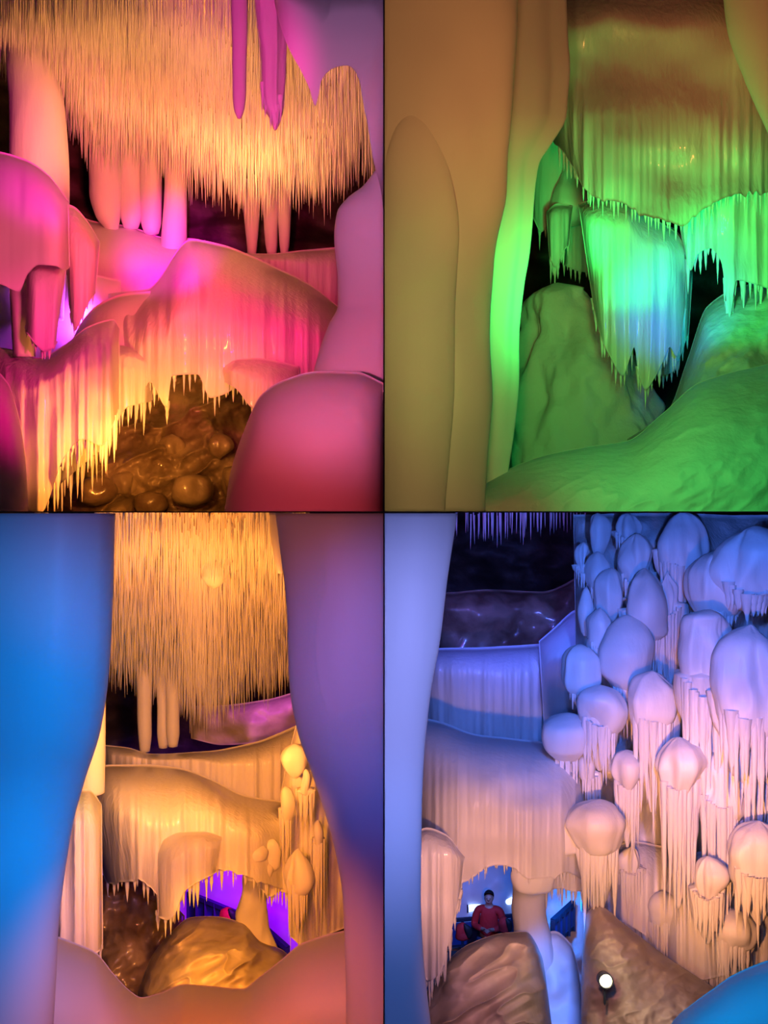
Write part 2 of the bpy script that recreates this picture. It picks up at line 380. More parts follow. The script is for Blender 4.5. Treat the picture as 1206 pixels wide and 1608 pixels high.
# ================================================================== UPPER LEFT: magenta and orange chamber
canopy('dense curtain of thin orange-lit icicles over the pink columns, upper left', -25, 610,
       [(-25, 95), (30, 110), (70, 150), (100, 190), (140, 245), (180, 262), (215, 250), (290, 290), (340, 310), (400, 335), (450, 320), (510, 325), (560, 280), (620, 250)],
       8.3, 13.0, 0, 24, 4.2, (45, 95), 11)
column('ice_column', 'huge smooth pink column at the far left under the orange icicles', 'ice column',
       [(-20, 5, 50), (50, 8, 70), (110, 10, 92), (160, 14, 103), (250, 15, 109), (330, 20, 110), (400, 20, 108), (500, 30, 105)], 11.2, seed=2, lump=(0.05, .8), flute=(0.01, 3))
G = 'pink columns under the orange icicles'
column('ice_column', 'thick pink column, leftmost of the row of four joined columns', 'ice column', [(150, 142, 188), (220, 138, 190), (300, 138, 192), (340, 148, 191), (362, 166, 188)], 13.2, seed=3, lump=(.04, 1.2), group=G)
column('ice_column', 'slim pink column squeezed between two columns, second of the row', 'ice column', [(140, 188, 215), (220, 188, 219), (340, 190, 221), (358, 195, 216)], 13.3, seed=4, lump=(.03, 1.2), group=G)
column('ice_column', 'reddish column left of the bright magenta one, third of the row', 'ice column', [(170, 216, 256), (250, 219, 256), (350, 220, 254), (366, 225, 250)], 13.3, seed=5, lump=(.03, 1.2), group=G)
column('ice_column', 'bright magenta column flowing down onto the ledge, last of the row', 'ice column', [(180, 258, 292), (235, 257, 294), (300, 256, 294), (400, 253, 293), (440, 248, 298), (490, 240, 308, -.9)], 13.1, seed=6, lump=(.03, 1.2), group=G)
G = 'far pink columns before the dark rock'
column('ice_column', 'far slim pink column standing alone, left of the far pair', 'ice column', [(260, 382, 410), (320, 383, 408), (380, 386, 404), (403, 388, 402)], 13.9, seed=7, lump=(.03, 1.4), group=G)
column('ice_column', 'far pink column, left half of the joined far pair', 'ice column', [(260, 412, 438), (320, 414, 437), (380, 417, 436), (400, 420, 434)], 13.9, seed=8, lump=(.03, 1.4), group=G)
column('ice_column', 'far pink column, right half of the joined far pair', 'ice column', [(260, 432, 460), (320, 434, 458), (380, 437, 456), (402, 440, 452)], 13.8, seed=9, lump=(.03, 1.4), group=G)
# hanging magenta icicles
G = 'big magenta icicles'
column('giant_icicle', 'long straight magenta icicle hanging from the top', 'icicle', [(-30, 364, 388), (60, 365, 387), (140, 366, 386), (172, 368, 383), (186, 373, 378)], 7.6, seed=10, lump=(.02, 3), flute=(.012, 12), group=G)
t = thing('icicle_cluster', 'broad ragged magenta icicle cluster hanging beside the lilac ice', 'icicles', P(430, 200, 7.5), G)
loft('ice_body', [(-30, 400, 452), (40, 405, 448), (90, 409, 447), (130, 410, 445), (165, 413, 444), (185, 424, 441), (204, 430, 434)], 7.5, WETICE, t, seed=11, lump=(.03, 3), flute=(.03, 12))
for i, (px, py, L) in enumerate([(412, 130, 45), (417, 150, 34), (441, 150, 40), (436, 165, 36), (425, 160, 42)]):
    icicles('icicle', [(*P(px, py, 7.46), L*7.46/F, 4*7.46/F)], WETICE, t, i, 8, 8)
# left lobes
curtain('ice_lobe', 'smooth pink lobe with a scalloped hem at the left edge', 'ice', [(-40, 235), (0, 240), (40, 252), (75, 275), (108, 318)],
        [(-40, 470), (0, 447), (20, 455), (30, 458), (44, 430), (62, 416), (88, 418), (102, 425), (110, 420)], 8.4, .7, SMOOTH, flute=(.02, 6), lump=(.05, 1), s=.5, seed=12, side=6)
curtain('ice_lobe', 'tapering pink lobe with drip ridges between the two violet openings', 'ice', [(42, 408), (60, 400), (90, 402), (106, 412)],
        [(40, 520), (55, 540), (70, 552), (86, 545), (92, 500)], 8.6, .45, WETICE, ic=(7, (4, 16), (3, 5)), flute=(.05, 11), s=.4, seed=13)
curtain('ice_lobe', 'small pink drip curtain right of the right violet opening', 'ice', [(98, 320), (115, 325), (135, 345), (158, 380)],
        [(108, 480), (118, 520), (124, 510), (138, 478), (150, 460)], 9.2, .5, WETICE, ic=(6, (4, 16), (2.5, 4)), flute=(.05, 10), s=.3, seed=14)
curtain('ice_lobe', 'magenta arch beside the violet opening at the left edge', 'ice', [(14, 440), (30, 436), (44, 440), (56, 450)],
        [(20, 560), (30, 560), (45, 560), (56, 560)], 8.9, .3, SMOOTH, flute=(.01, 5), s=.5, seed=15)
mound('ice_bank', 'smooth violet-lit ice bank seen through the openings at the left', 'ice', [(-60, 430), (0, 440), (70, 440), (130, 430), (190, 440)], 12.0, 600, .5, SMOOTH, seed=16, lump=(.15, 1))
# ledges
curtain('ice_ledge', 'rounded pink ledge under the row of columns', 'ice ledge', [(90, 318), (150, 345), (200, 352), (260, 372), (310, 378), (345, 392)],
        [(90, 470), (150, 468), (200, 468), (260, 470), (310, 490), (345, 500)], 13.7, 1.1, ICE, flute=(.015, 3), lump=(.08, 1.2), s=.7, seed=17)
curtain('ice_ledge', 'dark red fluted ledge behind the magenta slope', 'ice ledge', [(380, 397), (420, 398), (480, 392), (545, 388)],
        [(380, 415), (430, 430), (490, 462), (545, 492)], 13.4, .5, WETICE, flute=(.05, 10), lump=(.05, 1), s=.35, seed=18, fpow=2)
curtain('ice_ledge', 'magenta ice shoulder right of the violet opening, above the orange drips', 'ice ledge', [(112, 535), (128, 505), (155, 478), (200, 462), (262, 458)],
        [(112, 620), (150, 620), (200, 620), (262, 620)], 11.0, .9, ICE, flute=(.02, 4), lump=(.06, 1.2), s=.6, seed=119)
curtain('ice_ledge', 'broad magenta slope whose orange fluted front hangs in a ragged hem', 'ice ledge', [(170, 462), (230, 455), (300, 376), (350, 385), (400, 405), (440, 425), (490, 450), (545, 492)],
        [(172, 560), (195, 590), (215, 640), (235, 600), (262, 640), (270, 590), (310, 588), (330, 625), (350, 620), (380, 605), (420, 600), (470, 600), (545, 600)], 11.8, 2.2, WETICE,
        ic=(26, (6, 34), (2, 4.5), dict(u1=.66)), flute=(.05, 8), lump=(.10, 1.0), s=.55, seed=19, th=.1)
curtain('ice_ledge', 'small pink lip bulging from the orange curtain above the dark rock', 'ice ledge', [(348, 575), (370, 562), (400, 560), (435, 566), (470, 575)],
        [(352, 600), (370, 610), (395, 640), (420, 650), (470, 650)], 9.7, .5, WETICE, ic=(6, (4, 20), (2, 4)), flute=(.04, 9), s=.45, seed=20)
curtain('icicle_curtain', 'long orange drip curtain below the magenta bank, lower left corner', 'icicles', [(-30, 540), (20, 548), (60, 560), (100, 540), (140, 510), (178, 500), (188, 515)],
        [(20, 830), (50, 820), (70, 800), (100, 720), (130, 690), (160, 700), (188, 640)], 9.4, .9, WETICE, ic=(34, (10, 70), (2.5, 6)), flute=(.09, 9), lump=(.08, 1.4), s=.25, seed=21, fpow=2)
curtain('icicle_curtain', 'shaded orange drip curtain behind the long one, over wet rock', 'icicles', [(95, 545), (150, 535), (200, 540), (240, 560)],
        [(95, 760), (130, 730), (165, 700), (200, 640), (240, 630)], 10.2, .5, WETICE, ic=(24, (10, 60), (2, 5)), flute=(.07, 10), s=.2, seed=22, fpow=2)
mound('ice_mound', 'magenta ice hump in the bottom left of the upper left chamber', 'ice', [(-60, 570), (-20, 575), (10, 600), (28, 650), (40, 720), (45, 800)], 8.2, 803, .6, SMOOTH, seed=23, lump=(.06, 1))
mound('rock_slope', 'wet brown lumpy rock under the ragged orange hem', 'rock', [(60, 600), (150, 590), (250, 570), (330, 580), (420, 610)], 12.6, 803, 1.8, WETROCK, seed=24, lump=(.22, 1.7), s=.9, octv=5, ridge=(.18, 2.5), nv=120)
rng = random.Random(77)
for i, (px, py, r) in enumerate([(300, 770, 26), (150, 770, 24), (345, 700, 20), (235, 790, 18), (200, 760, 20), (270, 700, 18), (380, 760, 30)]):
    o = loft('wet_stone', [(py-r, px-3, px+3), (py-r*.75, px-r*.75, px+r*.8), (py, px-r*1.1, px+r*1.1), (py+r*.7, px-r*.9, px+r*.8), (py+r, px-4, px+4)], 10.5+i*.06, WETROCK, None, seed=30+i, lump=(.09, 3))
    tag(o, ['round wet stone at the foot of the rock, below the ragged hem', 'wet stone at the lower left beside the drip curtain', 'upper right wet stone under the small pink lip',
            'small wet stone at the very bottom edge', 'wet stone between the drip curtain and the bottom edge stone', 'upper wet stone in the dark middle of the hollow', 'large wet stone touching the red mound'][i], 'stone', 'wet stones in the orange hollow')
# foreground
curtain('ice_overhang', 'smooth lilac overhang with one hooked tip, top centre', 'ice', [(425, -40), (480, -40), (540, -40), (660, -40)],
        [(432, 10), (445, 55), (458, 85), (472, 110), (486, 140), (495, 166), (500, 150), (505, 126), (516, 112), (530, 105), (545, 103), (556, 110), (565, 130), (571, 165), (578, 200), (585, 245), (598, 300), (602, 330)],
        6.6, .5, SMOOTH, flute=(0, 5), lump=(.05, .8), s=.4, seed=40, th=.4, nu=200, xin=0)
column('ice_pillar', 'smooth pink and lilac pillar at the right edge of the upper left chamber', 'ice pillar',
       [(270, 590, 625), (292, 576, 635), (312, 551, 640), (335, 534, 645), (370, 530, 645), (440, 537, 645), (480, 538, 645), (510, 524, 645), (560, 506, 645), (610, 495, 645), (803, 490, 645)], 7.0, SMOOTH, seed=41, lump=(.04, .8), depth=.6)
mound('ice_mound', 'dusky red rounded mound in front of the pillar, bottom centre of the upper left', 'ice', [(352, 803), (362, 740), (385, 670), (410, 618), (450, 592), (500, 580), (560, 582), (602, 600)], 6.6, 803, .5, SMOOTH, seed=42, lump=(.05, .8))

# ================================================================== UPPER RIGHT: green chamber
column('ice_pillar', 'huge brown and green-edged pillar filling the left of the upper right chamber', 'ice pillar',
       [(-40, 560, 805), (100, 560, 802), (200, 560, 797), (300, 560, 786), (400, 560, 774), (550, 560, 768), (700, 560, 764), (803, 560, 762)], 7.0, SMOOTH, seed=50, lump=(.13, 1.0), flute=(.06, 1.6), depth=.45, seg=120)
column('ice_fold', 'low swelling fold on the front of the huge brown pillar, near the centre seam', 'ice',
       [(170, 640, 660), (210, 618, 684), (270, 604, 700), (380, 600, 716), (520, 600, 712), (680, 600, 704), (803, 600, 700)], 6.80, SMOOTH, seed=151, lump=(.04, 1.2), flute=(.02, 2), depth=.32, seg=90)
column('ice_pillar', 'tall brown fold behind the huge pillar, bright green along its right edge', 'ice pillar',
       [(-40, 740, 880), (60, 740, 882), (130, 745, 890), (185, 745, 888), (230, 745, 866), (260, 745, 850), (320, 745, 842), (400, 745, 836), (450, 745, 828), (520, 745, 815), (600, 745, 805), (700, 745, 792), (803, 745, 780)],
       8.0, SMOOTH, seed=51, lump=(.08, .9), flute=(.05, 4), depth=.5, seg=120)
curtain('ice_ceiling_mass', 'broad olive and green ice ceiling with a fringed hem, upper right', 'ice', [(790, -45), (900, -45), (1050, -45), (1260, -45)],
        [(868, 215), (895, 255), (915, 290), (935, 310), (975, 318), (1000, 330), (1040, 345), (1070, 352), (1100, 330), (1140, 310), (1180, 300), (1250, 300)], 10.3, 1.5, WETICE,
        ic=(60, (8, 36), (2, 4)), flute=(.035, 9), lump=(.16, .8), s=.25, seed=52, jag=6, nu=240, fv=.45)
column('ice_bulge', 'smooth olive bulge of the ceiling at the upper right', 'ice', [(-60, 900, 1190), (0, 900, 1230), (80, 940, 1260), (150, 990, 1280), (210, 1060, 1300), (260, 1110, 1310), (300, 1160, 1310), (330, 1200, 1300)],
       9.6, SMOOTH, seed=53, lump=(.12, .7), depth=.5, seg=90)
column('ice_bulge', 'reddish brown ice hanging in the top right corner', 'ice', [(-60, 1140, 1320), (40, 1150, 1320), (120, 1175, 1320), (200, 1205, 1300), (260, 1230, 1280)], 8.6, SMOOTH, seed=54, lump=(.06, .9), depth=.5)
curtain('icicle_curtain', 'brilliant green icicle curtain at the right edge', 'icicles', [(1062, 320), (1110, 280), (1160, 250), (1250, 240)],
        [(1072, 385), (1085, 425), (1095, 400), (1115, 390), (1132, 410), (1146, 500), (1156, 440), (1180, 445), (1250, 470)], 9.9, .75, WETICE,
        ic=(26, (10, 50), (2.5, 5)), flute=(.06, 10), lump=(.08, 1.2), s=.25, seed=55, fpow=2)
curtain('icicle_curtain', 'bright green ice sheet at the back of the tall narrow gap beside the pillar', 'icicles', [(835, 175), (870, 170), (905, 190)], [(836, 340), (850, 365), (862, 350), (880, 330), (905, 335)], 12.0, .4, WETICE,
        ic=(8, (5, 30), (2.5, 4.5)), flute=(.04, 8), s=.2, seed=157)
column('ice_stump', 'small bright green ice peak in the gap beside the pillar', 'ice', [(220, 893, 898), (240, 888, 903), (265, 886, 906), (285, 879, 910), (305, 868, 922), (330, 862, 930), (348, 872, 925)], 11.5, seed=56, lump=(.04, 2), flute=(.03, 6))
curtain('icicle_curtain', 'narrow green icicle curtain hanging left of the dark gap', 'icicles', [(858, 330), (875, 318), (900, 320)], [(862, 400), (872, 420), (885, 395), (893, 385)], 11.3, .3, WETICE,
        ic=(7, (5, 40), (2.5, 4.5)), flute=(.05, 10), s=.2, seed=57)
curtain('icicle_curtain', 'dim teal icicles deep inside the dark gap', 'icicles', [(880, 330), (905, 335), (935, 345)], [(884, 415), (905, 425), (935, 430)], 12.4, .3, WETICE,
        ic=(8, (5, 20), (2.5, 4)), flute=(.06, 9), s=.2, seed=58)
curtain('ice_curtain', 'great green-to-blue hanging ice curtain with a jagged blue hem', 'icicles', [(908, 318), (950, 308), (985, 312), (1010, 335), (1040, 350), (1060, 362), (1078, 385)],
        [(930, 470), (944, 530), (958, 560), (978, 590), (990, 560), (996, 545), (1003, 590), (1014, 612), (1024, 600), (1040, 570), (1052, 545), (1062, 560), (1078, 470)], 9.8, .7, WETICE,
        ic=(24, (6, 34), (2.5, 5)), flute=(.05, 9), lump=(.07, 1.2), s=.2, seed=59, fpow=1.5)
curtain('ice_curtain', 'dark blue strip of ice behind the right edge of the great curtain', 'icicles', [(1030, 360), (1050, 355), (1075, 380), (1088, 430)], [(1040, 590), (1055, 585), (1068, 560), (1082, 520)], 10.6, .3, WETICE,
        ic=(8, (5, 25), (2.5, 4)), flute=(.05, 9), s=.2, seed=60)
column('ice_boulder', 'dim green rounded boulder behind the great curtain', 'boulder', [(446, 868, 884), (458, 848, 915), (480, 832, 940), (530, 822, 970), (600, 810, 1010), (680, 800, 1040), (803, 790, 1060)], 10.9, SNOW, seed=61, lump=(.17, 2.6), depth=.7, seg=140)
mound('ice_slope', 'crusted green ice slope rising to the right', 'ice', [(985, 690), (1020, 665), (1050, 640), (1080, 560), (1110, 480), (1160, 450), (1260, 430)], 10.2, 803, 2.2, SNOW, seed=62, lump=(.10, 2.2), s=.9, side=30, octv=5, ridge=(.08, 4), nv=120)
mound('ice_slope', 'smooth pale green floor in front of the boulder', 'ice', [(740, 770), (800, 735), (860, 712), (920, 700), (985, 692), (1040, 650), (1100, 600), (1260, 560)], 8.4, 803, 1.4, SNOW, seed=63, lump=(.05, 1.6), s=.9, side=30, octv=4, ridge=(.03, 4), nv=100)

# ================================================================== LOWER LEFT: orange chamber between blue pillars
canopy('dense curtain of thin amber icicles between the blue pillars', 150, 480,
       [(150, 1060), (180, 1065), (230, 1090), (280, 1115), (320, 1140), (345, 1130), (400, 1090), (440, 1085), (480, 1050)],
       8.6, 13.6, 830, 24, 3.6, (40, 85), 71, rr=(1.2, 2.3))
column('ice_bulge', 'smooth amber knob bulging among the icicles', 'ice', [(880, 325, 345), (892, 316, 352), (905, 315, 354), (918, 325, 348), (924, 334, 338)], 9.8, seed=70, lump=(.02, 2))
G = 'far amber columns before the dark rock'
column('ice_column', 'far slim amber column standing alone on the tan ledge', 'ice column', [(1040, 213, 240), (1100, 215, 238), (1150, 218, 237), (1180, 221, 234)], 13.2, seed=71, lump=(.03, 1.4), group=G)
column('ice_column', 'far amber column, left half of the joined pair', 'ice column', [(1040, 243, 264), (1100, 246, 264), (1150, 247, 265), (1174, 250, 262)], 13.2, seed=72, lump=(.03, 1.4), group=G)
column('ice_column', 'far amber column, right half of the joined pair', 'ice column', [(1040, 260, 282), (1100, 261, 281), (1150, 262, 281), (1172, 265, 278)], 13.1, seed=73, lump=(.03, 1.4), group=G)
curtain('rock_shelf', 'purple-lit rock shelf under the amber icicles at the back', 'rock', [(300, 1110), (350, 1105), (420, 1100), (480, 1080)], [(300, 1160), (350, 1170), (420, 1165), (480, 1150)], 15.0, .5, MUD, flute=(0, 4), lump=(.2, 1.6), s=.5, seed=74)
curtain('ice_ledge', 'tan fluted ledge beneath the far columns', 'ice ledge', [(165, 1168), (200, 1172), (240, 1182), (320, 1182), (400, 1165), (440, 1150), (475, 1135)],
        [(165, 1215), (220, 1210), (300, 1215), (360, 1245), (440, 1262), (475, 1262)], 12.8, .8, WETICE, flute=(.045, 10), lump=(.05, 1), s=.4, seed=75, fpow=2)
curtain('ice_curtain', 'broad amber ice mass with a ragged icicle hem over the rock hollow', 'ice', [(128, 1230), (170, 1200), (220, 1200), (280, 1206), (330, 1222), (380, 1245), (450, 1262)],
        [(165, 1385), (190, 1385), (215, 1380), (235, 1392), (250, 1410), (262, 1425), (285, 1415), (300, 1380), (320, 1368), (345, 1365), (375, 1370), (410, 1385), (460, 1400)], 11.4, 1.8, WETICE,
        ic=(36, (5, 34), (2, 4.5)), flute=(.05, 8), lump=(.10, 1.0), s=.5, seed=76, jag=4, th=.1)
curtain('ice_lobe', 'amber overhanging lobe in the middle of the ice mass', 'ice', [(246, 1335), (258, 1312), (285, 1302), (320, 1302), (350, 1310)], [(248, 1440), (262, 1445), (272, 1440), (290, 1400), (340, 1370)], 9.7, .4, WETICE,
        ic=(12, (5, 40), (2.5, 5)), flute=(.05, 9), s=.4, seed=77)
curtain('ice_pillar', 'fluted amber pillar curtain beside the left blue pillar', 'ice pillar', [(96, 1262), (115, 1240), (140, 1238), (160, 1262)], [(70, 1500), (90, 1510), (120, 1515), (162, 1490)], 9.2, .7, WETICE,
        ic=(12, (6, 30), (3, 6)), flute=(.06, 9), s=.2, seed=78, fpow=2)
column('ice_column', 'pale yellow column behind the left blue pillar', 'ice column', [(900, 150, 171), (1040, 135, 170), (1140, 125, 168), (1200, 122, 167), (1245, 118, 166)], 9.8, seed=79, lump=(.03, 1))
column('ice_column', 'thin yellow strip of ice at the top beside the right blue pillar', 'ice column', [(805, 424, 445), (850, 427, 446), (885, 432, 446), (900, 436, 444)], 8.6, seed=80, lump=(.02, 2))
column('ice_column', 'lumpy pinkish column between the two violet openings', 'ice column', [(1330, 372, 428), (1352, 376, 424), (1378, 376, 424), (1402, 377, 420), (1430, 376, 418), (1460, 380, 420), (1500, 384, 430), (1540, 384, 440)], 10.9, seed=81, lump=(.07, 3.5), depth=.7)
curtain('icicle_curtain', 'drip curtain hanging over the right violet opening', 'icicles', [(405, 1330), (430, 1322), (462, 1330)], [(408, 1395), (425, 1408), (440, 1400), (462, 1410)], 10.4, .35, WETICE, ic=(10, (6, 26), (2, 4)), flute=(.05, 10), s=.25, seed=82)
G = 'small folded humps on the amber ice mass'
for i, (lab, cx, top, wd, ht) in enumerate([
    ('upper rounded fold of ice above the lumpy column between the violet openings', 398, 1322, 48, 30),
    ('lower rounded fold of ice capping the lumpy column between the violet openings', 402, 1350, 46, 34),
    ('small hump of ice just left of the amber bulb ridge', 428, 1318, 34, 50),
    ('smooth swelling of ice right above the overhanging lobe', 330, 1262, 60, 44)]):
    o = loft('ice_hump', [(top, cx-3, cx+3), (top+ht*.15, cx-wd*.36, cx+wd*.3), (top+ht*.5, cx-wd*.5, cx+wd*.46), (top+ht*.85, cx-wd*.45, cx+wd*.42), (top+ht, cx-4, cx+4)], 9.75+.04*i, ICE, None, seed=210+i, lump=(.06, 2.5), depth=.6)
    tag(o, lab, 'ice', G)
# violet lit grotto behind
mound('ice_bank', 'smooth violet-lit ice wall seen through the lower left openings', 'ice', [(150, 1330), (300, 1330), (400, 1340), (520, 1330)], 16.6, 1600, .4, SMOOTH, seed=83, lump=(.25, .8))
# bulb ridge at the right
def bulb(label, cx, top, wd, ht, skirt, Y, seed, group, nic=5, cat='ice bulb'):
    t = thing('ice_bulb', label, cat, P(cx, top+ht, Y), group); r = wd/2; rg = random.Random(seed)
    loft('cap', [(top, cx-r*.10, cx+r*.12), (top+ht*.06, cx-r*.42, cx+r*.42), (top+ht*.18, cx-r*.72, cx+r*.70), (top+ht*.36, cx-r*.93, cx+r*.93), (top+ht*.55, cx-r, cx+r), (top+ht*.78, cx-r*.92, cx+r*.92),
                 (top+ht, cx-r*.74, cx+r*.74), (top+ht*1.18, cx-r*.45, cx+r*.45), (top+ht*1.28, cx-r*.2, cx+r*.2)], Y, ICE, t, seed=seed, lump=(.13, 2.2), flute=(.03, 9), seg=64, depth=.95, nz=40)
    if skirt > 4:
        a = top+ht*.7
        loft('drip_skirt', [(a, cx-r*.80, cx+r*.80), (a+skirt*.3, cx-r*.74, cx+r*.72), (a+skirt*.65, cx-r*.50, cx+r*.52), (a+skirt*.9, cx-r*.28, cx+r*.22), (a+skirt*1.1, cx-r*.08, cx+r*.05)], Y+.06, WETICE, t, seed=seed+1, lump=(.07, 2), flute=(.11*min(1, wd/70), 8), seg=90, depth=.8, nz=36)
        its = []; nic = int(nic*1.6)
        for k in range(nic):
            u = -.97+1.94*(k+rg.uniform(.1, .9))/nic; s_ = Y/F; yy = Y-.85*math.sqrt(1-u*u)*r*s_*.9
            x, y, z = P(cx+u*r*.9, top+ht*(.98-.28*u*u), yy)
            its.append((x, y, z, (skirt*rg.uniform(.5, 1.2)+ht*.1)*s_, rg.uniform(.055, .10)*wd*s_))
        icicle_parts(its, WETICE, t, seed)
    return t
curtain('ice_wall', 'amber fluted ice wall behind the bulbs beside the right blue pillar', 'ice', [(440, 1250), (455, 1180), (470, 1130), (560, 1100)], [(455, 1470), (475, 1485), (510, 1470), (560, 1450)], 10.4, .5, WETICE, flute=(.08, 9), lump=(.1, 1.5), s=.15, seed=84, fpow=2)
G = 'ice bulbs beside the right blue pillar'
for i, (lab, cx, top, wd, ht, sk) in enumerate([
    ('small smooth bulb at the top of the amber bulb ridge', 463, 1168, 22, 42, 8),
    ('fluted amber bulb just below the topmost one', 480, 1208, 34, 42, 50),
    ('leftmost long bulb on the flank of the amber bulb ridge', 448, 1235, 20, 48, 80),
    ('long bulb pressed against the blue pillar edge on the amber ridge', 499, 1288, 24, 40, 150),
    ('large low bulb of the amber ridge with the longest icicles', 468, 1333, 38, 60, 90)]):
    bulb(lab, cx, top, wd, ht, sk, 9.6-.08*i, 300+i*3, G, 6)
# railings and bag behind the openings
def railing(label, pts, h, n, Y0, Y1, mat2):
    """pts: top left and top right pixel"""
    a = Vector(P(*pts[0], Y0)); b = Vector(P(*pts[1], Y1)); t = thing('railing', label, 'railing', (a-Vector((0, 0, h))))
    def bar(name, p, q, r, m, r2=None):
        d = (q-p).normalized(); up = Vector((0, 0, 1)) if abs(d.z) < .9 else Vector((1, 0, 0)); s1 = d.cross(up).normalized()*r; s2 = d.cross(s1).normalized()*(r2 or r)
        V = [p-s1-s2, p+s1-s2, p+s1+s2, p-s1+s2, q-s1-s2, q+s1-s2, q+s1+s2, q-s1+s2]
        mk(name, [tuple(v) for v in V], [[0, 3, 2, 1], [4, 5, 6, 7], [0, 1, 5, 4], [1, 2, 6, 5], [2, 3, 7, 6], [3, 0, 4, 7]], m, t, smooth=False)
    dz = Vector((0, 0, 1))
    bar('top_rail', a, b, .03, METAL); bar('bottom_rail', a-dz*(h*.85), b-dz*(h*.85), .02, METAL)
    bar('panel', a-dz*h*.46, b-dz*h*.46, .006, mat2, h*.36)
    for k in range(n):
        p = a.lerp(b, k/(n-1)); bar('post', p-dz*h, p+dz*.02, .025, METAL)
    return t
railing('dark blue railing sloping down inside the violet opening', [(296, 1403), (400, 1446)], .45, 8, 14.5, 13.5, BOARD)
railing('short dark railing in the right violet opening, beside the fluted bulbs', [(405, 1448), (452, 1490)], .3, 4, 13.0, 12.6, BOARD)
def bag(label, cx, cy, wd, ht, Y, seed):
    t = thing('bag', label, 'bag', P(cx, cy+ht/2, Y)); r = wd/2
    loft('bag_body', [(cy-ht/2, cx-r*.4, cx+r*.3), (cy-ht*.35, cx-r*.8, cx+r*.6), (cy, cx-r, cx+r*.8), (cy+ht*.4, cx-r, cx+r), (cy+ht/2, cx-r*.8, cx+r*.8)], Y, REDC, t, seed=seed, lump=(.03, 6), seg=28)
    loft('flap', [(cy-ht*.45, cx+r*.1, cx+r*.4), (cy-ht*.2, cx+r*.1, cx+r*1.0), (cy+ht*.2, cx+r*.3, cx+r*1.15), (cy+ht*.45, cx+r*.4, cx+r*1.0)], Y-.06, BLACK, t, seed=seed+1, lump=(.03, 6), seg=24)
bag('red bag with a black side lying behind the violet opening', 357, 1436, 26, 20, 12.6, 400)
# rock hollow
curtain('rock_outcrop', 'dark brown rock face at the left of the hollow', 'rock', [(150, 1375), (200, 1370), (250, 1400), (290, 1440)], [(150, 1600), (200, 1605), (250, 1605), (290, 1605)], 11.8, .9, WETROCK, flute=(0, 4), lump=(.2, 1.8), s=.6, seed=85, octv=5, ridge=(.12, 3))
mound('rock_mound', 'tan wavy rock mound rising in the middle of the hollow', 'rock', [(215, 1560), (240, 1500), (265, 1470), (300, 1443), (340, 1440), (380, 1448), (410, 1478), (440, 1490), (480, 1530)], 11.0, 1606, 1.9, MUD, seed=86, lump=(.10, 2.0), s=.95, octv=4, ridge=(.20, 3.2), nu=200, nv=140)
# foreground
mound('ice_saddle', 'dusky orange ice saddle across the bottom of the lower left', 'ice', [(40, 1440), (82, 1465), (110, 1476), (150, 1494), (180, 1530), (205, 1556), (222, 1566), (250, 1560), (290, 1546), (335, 1549), (380, 1553), (410, 1532), (440, 1508), (475, 1480), (540, 1460), (600, 1450)],
      8.0, 1680, .9, SMOOTH, seed=87, lump=(.04, .8), s=.8, side=30, nu=200)
column('ice_pillar', 'broad blue pillar at the left edge of the photo', 'ice pillar',
       [(806, -60, 178), (900, -60, 175), (1000, -60, 170), (1060, -60, 165), (1150, -60, 150), (1230, -60, 124), (1300, -60, 105), (1400, -60, 90), (1480, -60, 83), (1640, -60, 78)], 6.6, SMOOTH, seed=88, lump=(.05, .6), flute=(.012, 3), depth=.7, seg=120)
column('ice_pillar', 'broad blue and purple pillar left of the centre seam', 'ice pillar',
       [(806, 440, 650), (850, 445, 650), (950, 454, 650), (1080, 460, 650), (1150, 470, 650), (1210, 489, 660), (1290, 514, 660), (1350, 528, 660), (1420, 538, 660), (1540, 542, 660), (1640, 540, 660)], 6.8, SMOOTH, seed=89, lump=(.05, .7), flute=(.012, 3), depth=.5, seg=120)

# ================================================================== LOWER RIGHT: bulb wall chamber
column('ice_pillar', 'tall lilac pillar right of the centre seam', 'ice pillar',
       [(806, 560, 714), (900, 560, 701), (1000, 560, 689), (1100, 560, 671), (1200, 560, 661), (1300, 560, 657), (1400, 560, 655), (1500, 560, 660), (1560, 560, 668), (1640, 560, 680)], 6.6, SMOOTH, seed=100, lump=(.03, .7), depth=.4, seg=120)
canopy('thin pink icicles over the dark rock at the top, right of the lilac pillar', 715, 920, [(715, 835), (760, 850), (800, 845), (850, 835), (920, 825)], 14.0, 16.5, 812, 4, 6, (25, 50), 101, rr=(1, 1.8), gap=.2)
curtain('rock_shelf', 'dark blue rock shelf behind the fluted blue ledge', 'rock', [(680, 930), (760, 925), (850, 930), (920, 900)], [(680, 1030), (760, 1030), (850, 1025), (920, 1000)], 16.5, .8, WETROCK, flute=(0, 4), lump=(.35, 1.2), s=.5, seed=102)
curtain('ice_ledge', 'fluted blue ledge above the pale ice mass', 'ice ledge', [(660, 1026), (690, 1018), (740, 1016), (800, 1016), (855, 1012)], [(660, 1140), (720, 1160), (800, 1172), (862, 1175)], 14.5, .9, WETICE, flute=(.06, 8), lump=(.06, 1), s=.3, seed=103, fpow=1.6)
curtain('ice_ledge', 'slate-blue block of ice between the fluted ledge and the bulb wall', 'ice ledge', [(846, 1005), (870, 985), (900, 960), (940, 945)], [(856, 1178), (880, 1180), (910, 1180), (940, 1180)], 14.0, .7, ICE, flute=(.03, 5), lump=(.08, 1), s=.3, seed=104)
